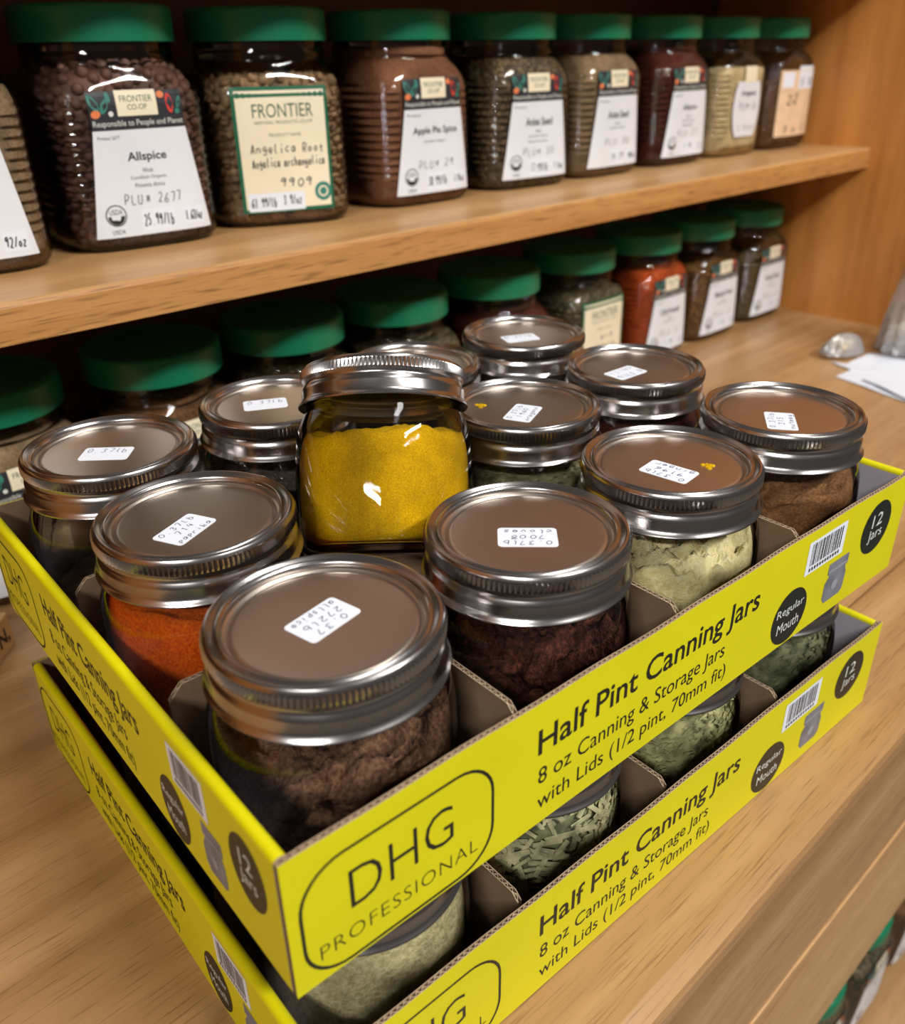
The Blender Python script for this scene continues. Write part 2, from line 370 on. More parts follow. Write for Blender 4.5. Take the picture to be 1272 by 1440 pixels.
def face_print(W, parent, fn):
    """the printed matter on one carton wall; u runs 0..W, v 0..52"""
    k = W/340.0
    def U(u): return u*k
    P = []
    mb = MB(); outline(mb, rrect(U(3.5), .8, U(73), 44.5, 15*min(1, k*1.1)), [(x, y) for x, y in rrect(U(3.5)+1.1, 1.9, U(73)-1.1, 43.4, 14*min(1, k*1.1))], fn)
    P.append(('logo_outline', mb, [M['ink']]))
    mb = MB(); text_in(mb, 'DHG', U(19.5), 20.5, U(56.5), 35.5, fn, off=-.012); P.append(('lettering', mb, [M['ink']]))
    mb = MB(); text_in(mb, 'PROFESSIONAL', U(8.5), 8.4, U(66), 14.0, fn, off=-.016, spacing=1.12); P.append(('lettering', mb, [M['ink']]))
    mb = MB(); text_in(mb, 'Half Pint Canning Jars', U(92), 27.5, U(217), 41.5, fn, off=.012); P.append(('lettering', mb, [M['ink']]))
    mb = MB(); text_in(mb, '8 oz Canning & Storage Jars', U(92.5), 15.6, U(196), 25.0, fn); P.append(('lettering', mb, [M['ink']]))
    mb = MB(); text_in(mb, 'with Lids (1/2 pint, 70mm fit)', U(92.5), 4.6, U(199), 13.4, fn); P.append(('lettering', mb, [M['ink']]))
    for cx, cy, lines in ((244.5, 14.2, (('Regular', -10.5, 10.5, 1.2, 6.6), ('Mouth', -8.5, 8.5, -6.6, -1.2))), (313.5, 32.2, (('12', -5, 4.5, .8, 7.6), ('Jars', -6.5, 6.5, -7.4, -.4)))):
        mb = MB(); flat_poly(mb, [(U(cx)+13.6*k*math.cos(a*PI/20), cy+13.6*math.sin(a*PI/20)) for a in range(40)], fn)
        b = ob('badge', mb.mesh('badge', [M['badge']]), parent)
        for s, x0, x1, y0, y1 in lines:
            text_in(MBX := MB(), s, U(cx+x0), cy+y0, U(cx+x1), cy+y1, lambda u, v: fn(u, v, 1)); P.append(('badge_lettering', MBX, [M['badgeink']]))
    mb = MB(); flat_poly(mb, [(U(251), 31), (U(282.5), 31), (U(282.5), 47.5), (U(251), 47.5)], fn); rn = random.Random(3)
    x = 254
    while x < 279.5:
        wv = rn.choice((.35, .35, .6, .9)); 
        flat_poly(mb, [(U(x), 35), (U(x+wv), 35), (U(x+wv), 46), (U(x), 46)], lambda u, v: fn(u, v, 1), 1); x += wv+rn.choice((.45, .6, 1.0))
    for i in range(12): flat_poly(mb, [(U(254+i*2.15), 32.3), (U(255.2+i*2.15), 32.3), (U(255.2+i*2.15), 34), (U(254+i*2.15), 34)], lambda u, v: fn(u, v, 1), 1)
    P.append(('barcode', mb, [M['white'], M['ink']]))
    sil = [(275, 7), (288, 7), (290.5, 8.5), (291, 12), (291, 18), (289.5, 21), (289.5, 22), (291, 22.3), (291, 28), (273.5, 28), (273.5, 22.3), (275, 22), (275, 21), (272.5, 18), (272.5, 10)]
    mb = MB(); flat_poly(mb, [(U(a), b) for a, b in sil], fn)
    flat_poly(mb, [(U(274), 23), (U(290.5), 23), (U(290.5), 24.2), (U(274), 24.2)], lambda u, v: fn(u, v, 1), 1)
    flat_poly(mb, [(U(281.8+2.6*math.cos(a*PI/8)), 14.5+2.6*math.sin(a*PI/8)) for a in range(16)], lambda u, v: fn(u, v, 1), 1)
    P.append(('jar_picture', mb, [M['greyink'], M['greylite']]))
    for n, m, mats in P: ob(n, m.mesh(n, mats), parent)
def make_tray(label, loc, rz):
    t = thing('cardboard_tray', label, 'box', loc, rz, None)
    # long walls: single corrugated board, yellow outside, brown inside, raw cut edge on top
    wob = lambda s: TH+.35*math.sin(s*.031)+.25*math.sin(s*.11+1)
    me = corr(TL, TH, hf=wob).mesh('side_wall', CARD)
    a = ob('side_wall', me, t)
    b = ob('side_wall', me, t); place(b, (TL, TW, 0), PI)
    face_print(TL, a, lambda u, v, l=0: (u, -.10-.12*l, v))
    # short walls: rolled over, yellow outside and top, pale lining inside
    n = 10; poly = [(0, 0)]+[(2.2-2.2*math.cos(PI*i/n), 50.2+2.2*math.sin(PI*i/n)) for i in range(n+1)]+[(4.4, 0)]
    # extruded along y
    def short():
        mb = MB(); y0, y1 = 2.7, TW-2.7; m = len(poly)
        vs = [(x, y0, z) for x, z in poly]+[(x, y1, z) for x, z in poly]
        mb.add(vs, [((i+1) % m, m+(i+1) % m, m+i, i) for i in range(m)]); mb.m[-2] = 1; mb.m[-1] = 2
        mb.add([(x, y0, z) for x, z in poly]+[(x, y1, z) for x, z in poly], [tuple(reversed(range(m))), tuple(range(m, 2*m))], 2)
        for i in range(len(mb.m)-6, len(mb.m)-3): pass
        return mb.mesh('end_wall', [M['yellow'], M['lilac'], M['carton_edge']])
    sm = short(); a = ob('end_wall', sm, t)
    b = ob('end_wall', sm, t); place(b, (TL, TW, 0), PI)
    face_print(TW, a, lambda u, v, l=0: (-.10-.12*l, TW-u, v))
    # printing on the far end wall is not in view; the base
    mb = MB(); mb.box(2.8, TL-2.8, 2.8, TW-2.8, 0, 1.5); ob('base_panel', mb.mesh('base_panel', [M['carton']]), t)
    # corner tabs folded inside the long walls
    for x0 in (5, TL-33):
        mb = MB(); mb.box(x0, x0+28, 2.8, 3.6, 1.5, 46); bev(ob('corner_tab', mb.mesh('corner_tab', [M['lilac']]), t, label='pale folded corner tab'), .3)
    # dividers
    def hc(L, c=3, H=49):
        return lambda s: H-max(0, c-s)*1.0-max(0, s-(L-c))*1.0
    L = TW-14
    dm = corr(L, 49, 2.0, 2.6, hc(L), (0, 0, 2), 1.5).mesh('divider', CARD)
    for i in range(3):
        place(ob('divider', dm, t), (47.28+83.48*(i+.5)+1.0, 7, 0), PI/2)
    L2 = TL-20
    dm2 = corr(L2, 49, 2.0, 2.6, hc(L2, 5), (0, 0, 2), 1.5).mesh('divider', CARD)
    for j in range(2): place(ob('divider', dm2, t), (10, 45.2+86*(j+.5)-1, 0), 0)
    return t
TR = -0.0472
make_tray('upper yellow cardboard tray of half pint jars, stacked on the other tray', (0, 0, 83.9), TR)
make_tray('lower yellow cardboard tray of half pint jars, standing on the oak counter', (-.1, -4.3, 0), TR)
# ================================================================ half-pint jars
JH = 82.2
def glass_mesh():
    prof = [(0, 1.6), (24, 1.6), (31, .3), (34, 0), (36.2, 1.2), (37.6, 4), (38.6, 9), (39.1, 18), (39.2, 30), (39.2, 42), (38.9, 48), (38.2, 54), (36.4, 59), (34.6, 63), (33.9, 65), (33.9, 66.5), (34.6, 67.3), (34.6, 68.2), (33.6, 69), (33.4, 80)]
    mb = MB(); mb.lathe(prof, 72); me = mb.mesh('glass', [M['glass']], True)
    return me
def inner_mesh():
    prof = [(0, 4.2), (28, 4.2), (33, 5), (35.4, 8), (36.6, 14), (37.4, 24), (37.4, 42), (36.6, 49), (34.4, 56), (32, 62), (31.2, 66)]
    mb = MB(); mb.lathe(prof, 48); return mb.mesh('glass_inner', [M['lining']], True)
def band_mesh():
    n = 256
    prof = [(30.3, -3.4), (30.35, -1.7), (30.7, -.9), (31.3, -.45), (32.0, -.6), (32.6, -1.1), (33.2, -.9), (33.9, -.2), (34.6, 0), (35.3, -.3), (35.8, -1.0), (36.0, -1.8), (36.05, -2.2), (36.05, -5.4), (36.0, -5.8), (35.7, -6.5), (35.2, -7.3), (35.1, -8.2), (35.5, -9.2), (36.1, -10.0), (36.3, -11.2), (36.3, -14.5), (36.7, -15.6), (37.4, -16.3), (37.8, -16.9), (37.6, -17.5), (36.8, -17.4), (36.2, -16.6), (35.3, -15)]
    def rf(k, i, r, z):
        if k > 8 and -5.6 < z < -2.0: return r+(.55 if i % 2 else -.5)
        return r
    mb = MB(); mb.lathe(prof, n, rf=rf); me = mb.mesh('screw_band', [M['band']]); smooth_by_angle(me, 30); return me
def disc_mesh():
    prof = [(33.5, -2.4), (31.0, -2.6), (30.4, -3.1), (29.8, -3.9), (29.2, -4.1), (28.7, -3.7), (28.1, -3.1), (26.8, -3.0), (20, -3.0), (10, -3.0), (.01, -3.0)]
    mb = MB(); mb.lathe(prof, 96); me = mb.mesh('lid_disc', [M['disc']], True); return me
GM, IM, BM, DM = glass_mesh(), inner_mesh(), band_mesh(), disc_mesh()
def fill_r(z):
    P = [(4.4, 31), (6, 34), (9, 35.6), (14, 36.4), (24, 37.1), (42, 37.1), (49, 36.2), (56, 33.9), (62, 31.5), (80, 31)]
    for (z0, r0), (z1, r1) in zip(P, P[1:]):
        if z <= z1: return r0+(r1-r0)*max(0, (z-z0))/(z1-z0)
    return 31
def fill_mesh(name, level, mat, amp=2, freq=.06, tiltx=0, tilty=0, seed=0, dome=0, shrink=1.0):
    """powder in a jar: its side follows the glass, its top is uneven"""
    n = 72; rings = 22; rows = 16
    def top(x, y):
        q = noise.fractal(Vector((x*freq+seed*7.1, y*freq, seed)), .7, 2.1, 6)
        return level+amp*q+tiltx*x+tilty*y+dome*(1-(x*x+y*y)/1300)
    vs = []; fs = []
    for k in range(rows+1):
        for i in range(n):
            a = 2*PI*i/n; ca, sa = math.cos(a), math.sin(a)
            zt = min(top(36*ca, 36*sa), 70); z = 4.4+(zt-4.4)*k/rows; r = fill_r(z)*shrink
            vs.append((r*ca, r*sa, z))
    for k in range(rows):
        for i in range(n): fs.append((k*n+i, k*n+(i+1) % n, (k+1)*n+(i+1) % n, (k+1)*n+i))
    base = rows*n; prev = base
    for q in range(1, rings):
        s = 1-q/rings; st = len(vs)
        for i in range(n):
            a = 2*PI*i/n; x0, y0, z0 = vs[base+i]; x, y = x0*s, y0*s
            zt = min(top(x, y), 72); w2 = min(1, q/2.5); vs.append((x, y, z0*(1-w2)+zt*w2))
        for i in range(n): fs.append((prev+i, prev+(i+1) % n, st+(i+1) % n, st+i))
        prev = st
    vs.append((0, 0, top(0, 0))); c = len(vs)-1
    for i in range(n): fs.append((prev+i, prev+(i+1) % n, c))
    mb = MB(); mb.add(vs, fs); return mb.mesh(name, [mat], True)
def flakes(mb, level, count, ln, wd, seed, thick=0.0, stick=False, rfn=fill_r, amp=2):
    """pieces lying against the glass and over the top"""
    rn = random.Random(seed)
    for _ in range(count):
        if rn.random() < .6:
            z = rn.uniform(6, level); a = rn.uniform(0, 2*PI); r = rfn(z)-rn.uniform(.2, 1.6)
            c = Vector((r*math.cos(a), r*math.sin(a), z)); nrm = Vector((math.cos(a), math.sin(a), 0))
            q = Vector((rn.gauss(0, .15), rn.gauss(0, .15), rn.gauss(0, .2)))
        else:
            a = rn.uniform(0, 2*PI); r = 36*math.sqrt(rn.random()); rr = min(r, 34)
            c = Vector((rr*math.cos(a), rr*math.sin(a), level+amp*rn.uniform(-.2, .8))); nrm = Vector((0, 0, 1))
            q = Vector((rn.gauss(0, .3), rn.gauss(0, .3), 0))
        nrm = (nrm+q).normalized()
        t = nrm.cross(Vector((rn.gauss(0, 1), rn.gauss(0, 1), rn.gauss(0, 1)))).normalized(); bt = nrm.cross(t)
        L = ln*rn.uniform(.5, 1.2); Wd = wd*rn.uniform(.6, 1.3); cv = L*.12*rn.uniform(-1, 1)
        if stick:
            h = .7; p = [c+t*sx*L/2+bt*sy*Wd/2+nrm*sz*h/2 for sz in (-1, 1) for sx, sy in ((-1, -1), (1, -1), (1, 1), (-1, 1))]
            p = [Vector((v.x, v.y, max(v.z, 3.5))) for v in p]
            # keep every end of a stick inside the glass
            p = [(v if v.xy.length < rfn(max(5, min(v.z, 64)))+.6 else Vector((v.x*(rfn(max(5, min(v.z, 64)))+.4)/v.xy.length, v.y*(rfn(max(5, min(v.z, 64)))+.4)/v.xy.length, v.z))) for v in p]
            mb.add(p, [(0, 3, 2, 1), (4, 5, 6, 7), (0, 1, 5, 4), (1, 2, 6, 5), (2, 3, 7, 6), (3, 0, 4, 7)])
        else:
            p = [c-t*L/2, c+bt*Wd/2-nrm*cv*.3, c+t*L/2+nrm*cv, c-bt*Wd/2-nrm*cv*.3]
            mb.add(p, [(0, 1, 2, 3)])
def half_pint(label, name_fill, tray, loc_w, rz=0, sticker=None, fill=None, rot=None, group=None, speck=None, extra=None):
    t = thing('canning_jar', label, 'jar', loc_w, rz, group, rot)
    ob('glass_body', GM, t); ob('glass_lining', IM, t)
    b = ob('screw_band', BM, t); b.location = (0, 0, JH*K); b.rotation_euler = (0, 0, random.uniform(0, 6))
    d = ob('lid_disc', DM, t); d.location = (0, 0, JH*K)
    if fill: ob(name_fill, fill, t)
    if extra:
        mb, mat = extra; ob(name_fill+'_pieces', mb.mesh('pieces', [mat]), t, kind='stuff')
    if sticker:
        cx, cy, ang, lines = sticker; a = math.radians(ang)-rz; zt = JH-3.0+.14
        c, s = math.cos(rz), math.sin(rz); cx, cy = c*cx+s*cy, -s*cx+c*cy
        fn = lambda u, v, l=0: (cx+u*math.cos(a)-v*math.sin(a), cy+u*math.sin(a)+v*math.cos(a), zt+.05*l)
        mb = MB(); pts = rrect(-10.4, -6.6, 10.4, 6.6, 1.6, 5)
        n = len(pts); mb.add([fn(*p) for p in pts]+[(fn(*p)[0], fn(*p)[1], zt-.12) for p in pts], [tuple(range(n))]+[(i, n+i, n+(i+1) % n, (i+1) % n) for i in range(n)])
        st = ob('price_sticker', mb.mesh('price_sticker', [M['white']]), t)
        mb = MB(); hand(mb, lines, -9, -6, 9, 6.2, lambda u, v: fn(u, v, 1), .3, seed=len(label))
        ob('handwriting', mb.mesh('handwriting', [M['pen']]), st)
    if speck:
        mb = MB(); rn = random.Random(5)
        for _ in range(9):
            x, y, rr = speck[0]+rn.gauss(0, 1.1), speck[1]+rn.gauss(0, 1.1), rn.uniform(.5, 1.3)
            mb.lathe([(rr, 0), (rr*.8, .35), (rr*.3, .6), (.01, .65)], 8, rf=None)
            for k in range(len(mb.v)-32, len(mb.v)): v = mb.v[k]; mb.v[k] = (v[0]+x, v[1]+y, v[2]+JH-3.0)
        ob('spilled_spice', mb.mesh('spilled_spice', [POW['turmeric']]), t, label='orange pinch of spilled spice')
    return t
def tray_pt(x, y, z):
    c, s = math.cos(TR), math.sin(TR); return (c*x-s*y, s*x+c*y, z)
JIT = {(0, 0): (-1.1, .3), (1, 0): (-1.5, -1.1), (2, 0): (-.9, .1), (3, 0): (-1.3, .3), (0, 1): (0, .5), (2, 1): (.5, -.7), (3, 1): (-.1, 0), (0, 2): (1.4, -.8), (1, 2): (-1.3, 1.0), (2, 2): (.8, -1), (3, 2): (.8, -.2)}
def upper_pos(i, j):
    jx, jy = JIT[(i, j)]; y = 45.66+86.85*j+jy
    return tray_pt(47.28+83.48*i+max(-1.2 if (i, j) == (1, 2) else -.5, min(.5, jx)), min(y, 216.6), 83.9+1.6)
UP = [
 ((0, 0), 'jar of brown allspice powder at the near corner of the upper tray', 'allspice_powder', dict(level=40, amp=6, mat='allspice', tiltx=.26, tilty=-.02, freq=.09), (0, 1, 190, ['0.37', '272lb', 'allspice']), None, None),
 ((1, 0), 'jar of very dark reddish clove powder with sticker reading 7008 cloves', 'clove_powder', dict(level=39, amp=8, mat='clove', tiltx=.22, tilty=-.05, freq=.1), (-3, -3, 135, ['0.37lb', '7008', 'cloves']), None, None),
 ((2, 0), 'jar of clumpy pale yellow ginger powder, orange crumb on its lid', 'ginger_powder', dict(level=51, amp=9, mat='ginger', freq=.14, tiltx=.1), (-7, -4, 96, ['0.37lb', '9196', 'ginger']), (9, -12), None),
 ((3, 0), 'jar of mid brown powder at the right end of the upper tray', 'nutmeg_powder', dict(level=50, amp=5, mat='nutmeg', tiltx=.12), (-10, -5, 34, ['0.37lb', '315', 'nutmeg']), None, None),
 ((0, 1), 'jar of orange red paprika with sticker reading 714 paprika', 'paprika', dict(level=57, amp=2, mat='paprika'), (-7, -5, 24, ['0.37lb', '714', 'paprika']), None, None),
 ((2, 1), 'jar of dark green oregano flakes with yellow smear and sticker on its lid', 'oregano_flakes', dict(level=52, amp=2, mat='grey'), (-6, -5, 24, ['0.37lb', '1960', 'oregano']), (-14, 15), 'leafa'),
 ((3, 1), 'jar of reddish brown powder behind the ginger jar, next to the mid brown one', 'brown_powder', dict(level=58, amp=2, mat='wine'), (-9, -1, 177, ['0.37lb', 'chili']), None, None),
 ((0, 2), 'nearly clear jar at far end of the left tray wall, sticker with one written line', 'beige_powder', dict(level=14, amp=2, mat='tan'), (-3, -3, -41, ['0.37lb', '']), None, None),
 ((1, 2), 'jar of dark grey powder half hidden behind the left of the tilted turmeric jar', 'grey_powder', dict(level=50, amp=2, mat='grey'), (-4, 3, -28, ['0.37lb', '']), None, None),
 ((2, 2), 'jar half hidden straight behind the lid of the tilted turmeric jar, no sticker in sight', 'grey_powder', dict(level=50, amp=2, mat='grey'), None, None, None),
 ((3, 2), 'jar farthest back in the upper tray, sticker on its lid too small to read', 'beige_powder', dict(level=40, amp=2, mat='tan'), (-6, -3, -24, ['0.37lb', '']), None, None),
]
for idx, (ij, lab, nf, fk, st, sp, ex) in enumerate(UP):
    fk = dict(fk); lv = fk.pop('level'); mt = POW[fk.pop('mat')]
    if ex: mt = M[ex]; fk['shrink'] = .945
    fm = fill_mesh(nf, lv, mt, seed=idx, **fk)
    extra = None
    if ex:
        mb = MB(); flakes(mb, lv, 1400, 3.2, 1.9, 11); extra = (mb, M[ex])
    half_pint(lab, nf, 0, upper_pos(*ij), TR, st, fm, group='canning jars in the upper tray', speck=sp, extra=extra)
# the tilted turmeric jar wedged in the slot behind the front jars
ti, az = .547, .836
a_ = Vector((math.sin(ti)*math.cos(az), math.sin(ti)*math.sin(az), math.cos(ti)))
e_ = a_.cross(Vector((0, 0, 1))).normalized(); g_ = a_.cross(e_)
rotm = Matrix((e_, g_, a_)).transposed()
tur = half_pint('jar of bright yellow turmeric leaning back on the other jars', 'turmeric_powder', 0, (128.5, 115.2, 124.4), 0, None,
    fill_mesh('turmeric_powder', 52, POW['turmeric'], amp=3, freq=.05, tiltx=.02, tilty=.06, seed=21, dome=2.0), rot=rotm.to_euler(), group='canning jars in the upper tray')
tur.scale = (.97,)*3
LOW = [
 ((0, 0), 'jar of pale greenish powder at the near corner of the lower tray', 'pale_green_powder', 62, 'sage', None),
 ((1, 0), 'jar of chopped lemongrass stalks in the lower tray', 'lemongrass', 60, 'leafc', ('stick', 1500, 13, 1.9, True)),
 ((2, 0), 'jar of pale green herb flakes in the lower tray between lemongrass and dark leaves', 'green_herb', 60, 'leafb', ('leafb', 2600, 5, 2.4, False)),
 ((3, 0), 'jar of dark green leaf flakes at the right end of the lower tray', 'dark_leaves', 60, 'leafc', ('leafc', 2600, 4.6, 2.4, False)),
 ((0, 1), 'jar in shade behind the middle of the left wall of the lower tray', 'dark_leaves', 60, 'leafc', ('leafc', 700, 4.6, 2.4, False)),
 ((0, 2), 'jar of reddish brown powder at the far left corner of the lower tray', 'red_brown_powder', 61, 'rust', None),
]
for idx, (ij, lab, nf, lv, mt, ex) in enumerate(LOW):
    i, j = ij; x, y, z = tray_pt(47.28+83.48*i, min(45.66+86.85*j, 216.4), 1.6)
    fm = fill_mesh(nf, lv, POW.get(mt) or M[mt], seed=40+idx, amp=2, shrink=.94 if ex else 1); extra = None
    if ex:
        mb = MB(); flakes(mb, lv, ex[1], ex[2], ex[3], 30+idx, stick=ex[4]); extra = (mb, M[ex[0]])
    half_pint(lab, nf, 0, (x-.1, y-4.3, z), TR, None, fm, group='canning jars in the lower tray', extra=extra)
# ================================================================ green-lidded bulk jars
BH = 137
BP = [(0, 45, 4), (1.2, 47.5, 4), (4, 49.8, 4.2), (9, 51, 4.4), (84, 50.4, 4.4), (90, 49.6, 4.1), (95, 48.4, 3.6), (99, 46.9, 3.0), (102, 45.7, 2.5), (104, 45, 2.2), (107, 44.6, 2), (111, 44.8, 2), (119, 44.8, 2)]
def bprof(z):
    for (z0, a0, n0), (z1, a1, n1) in zip(BP, BP[1:]):
        if z <= z1:
            t = (z-z0)/(z1-z0); return a0+(a1-a0)*t, n0+(n1-n0)*t
    return BP[-1][1:]
def sup(z, th, sc=1.0):
    a, n = bprof(z); c, s = math.cos(th), math.sin(th)
    r = a/((abs(c)**n+abs(s)**n)**(1/n)); return r*sc
def rib(z, th):
    if not 20 < z < 90: return 0
    d = abs(((th-PI/2) % PI+PI/2) % PI-PI/2)      # angle from the front/back axis
    d = abs(math.atan2(math.cos(th), abs(math.sin(th))))     # 0 at the front and back faces, pi/2 at the sides
    m = max(0, min(1, (d-.60)/.08)); e = max(0, min(1, (z-20)/4, (90-z)/4))
    ph = (z-20)/5.6; tri = .5-.5*math.cos(2*PI*ph)
    return .75*m*e*(tri-.5)
def bulk_body():
    zs = [0, .5, 1.2, 2.5, 4, 6.5, 9, 14]+[20+.7*k for k in range(101)]+[92, 94, 96, 98, 100, 102, 104, 106, 107.5, 109, 110.5, 112, 113, 119]
    n = 96; vs = []; fs = []
    for z in zs:
        for i in range(n):
            th = 2*PI*i/n; r = sup(z, th)+rib(z, th)
            if abs(z-109) < 1.6: r += .9
            vs.append((r*math.cos(th), r*math.sin(th), z))
    for k in range(len(zs)-1):
        for i in range(n): fs.append((k*n+i, k*n+(i+1) % n, (k+1)*n+(i+1) % n, (k+1)*n+i))
    fs.append(tuple(reversed(range(n))))
    mb = MB(); mb.add(vs, fs); return mb.mesh('plastic_body', [M['plastic']], True)
def bulk_fill(level, mat, amp=2.5, seed=0, sc=.965):
    n = 72; rows = 24; rings = 12; vs = []; fs = []
    for k in range(rows+1):
        for i in range(n):
            th = 2*PI*i/n
            zt = level+amp*noise.noise(Vector((1.6*math.cos(th)+seed, 1.6*math.sin(th), seed*3.3)))
            z = 2.2+(zt-2.2)*k/rows; r = sup(z, th, sc); vs.append((r*math.cos(th), r*math.sin(th), z))
    for k in range(rows):
        for i in range(n): fs.append((k*n+i, k*n+(i+1) % n, (k+1)*n+(i+1) % n, (k+1)*n+i))
    prev = base = rows*n
    for q in range(1, rings):
        s = 1-q/rings; st = len(vs)
        for i in range(n):
            x0, y0, z0 = vs[base+i]; vs.append((x0*s, y0*s, z0*s+level*(1-s)+amp*.8*noise.noise(Vector((x0*s*.1, y0*s*.1, seed)))))
        for i in range(n): fs.append((prev+i, prev+(i+1) % n, st+(i+1) % n, st+i))
        prev = st
    fs.append(tuple(prev+i for i in range(n))); fs.append(tuple(reversed(range(n))))
    mb = MB(); mb.add(vs, fs); return mb.mesh('contents', [mat], True)
def bulk_lid():
    n = 160
    def rf(k, i, r, z): return r
    mb = MB(); mb.lathe([(46.5, -20), (47.8, -20), (48, -19), (48, -3.2), (47.6, -1.6), (46.6, -.5), (45.2, 0), (43, 0), (42.2, -.5), (41.6, -1.3), (20, -1.3), (.01, -1.3)], n)
    return mb.mesh('screw_lid', [M['lid']], True)
BB, BL = bulk_body(), bulk_lid()
smooth_by_angle(BL, 40)
def ico():
    import bmesh
    bm = bmesh.new(); bmesh.ops.create_icosphere(bm, subdivisions=2, radius=1)
    r = ([tuple(v.co) for v in bm.verts], [tuple(v.index for v in f.verts) for f in bm.faces]); bm.free(); return r
ICO = ico()
def lumps(kind, seed, level, mat, count, size):
    rn = random.Random(seed); mb = MB(); pts = []; tries = 0
    while len(pts) < count and tries < count*40:
        tries += 1
        if rn.random() < .85:
            z = rn.uniform(6, level); th = rn.uniform(0, 2*PI); r = sup(z, th, .965)-size*.95
            p = (r*math.cos(th), r*math.sin(th), z)
        else:
            th = rn.uniform(0, 2*PI); r = 40*math.sqrt(rn.random()); p = (r*math.cos(th), r*math.sin(th), level)
        if any((p[0]-q[0])**2+(p[1]-q[1])**2+(p[2]-q[2])**2 < (size*1.55)**2 for q in pts): continue
        pts.append(p)
    for p in pts:
        s = size*rn.uniform(.85, 1.1)
        if kind == 'berry': sx = sy = sz = s
        else: sx, sy, sz = s*rn.uniform(.7, 1.3), s*rn.uniform(.5, 1), s*rn.uniform(.6, 1.1)
        Rm = Matrix.Rotation(rn.uniform(0, 6), 3, 'X') @ Matrix.Rotation(rn.uniform(0, 6), 3, 'Z'); o = rn.random()*20
        vs = []
        for v in ICO[0]:
            q = Vector((v[0]*sx, v[1]*sy, v[2]*sz))
            if kind != 'berry': q *= 1+.35*noise.noise(Vector(v)*1.3+Vector((o, 0, 0)))
            q = Rm @ q; vs.append((p[0]+q.x, p[1]+q.y, p[2]+q.z))
        mb.add(vs, ICO[1])
    return mb.mesh(kind, [mat], True)
def on_jar(off):
    def fn(u, v):
        a, n = bprof(v); y = a*max(0, 1-min(1, abs(u)/a)**n)**(1/n); return (u, -y-off, v)
    return fn
def grid_patch(mb, u0, u1, v0, v1, fn, widen=0, nu=16, nv=14, mi=0):
    """a patch that follows the jar; its bottom is wider by widen on each side"""
    vs = []
    for j in range(nv+1):
        t = j/nv; v = v0+(v1-v0)*t; wd = widen*(1-t)
        for i in range(nu+1):
            s = i/nu; vs.append(fn(u0-wd+(u1-u0+2*wd)*s, v))
    w1 = nu+1
    mb.add(vs, [(j*w1+i, j*w1+i+1, (j+1)*w1+i+1, (j+1)*w1+i) for j in range(nv) for i in range(nu)], mi)
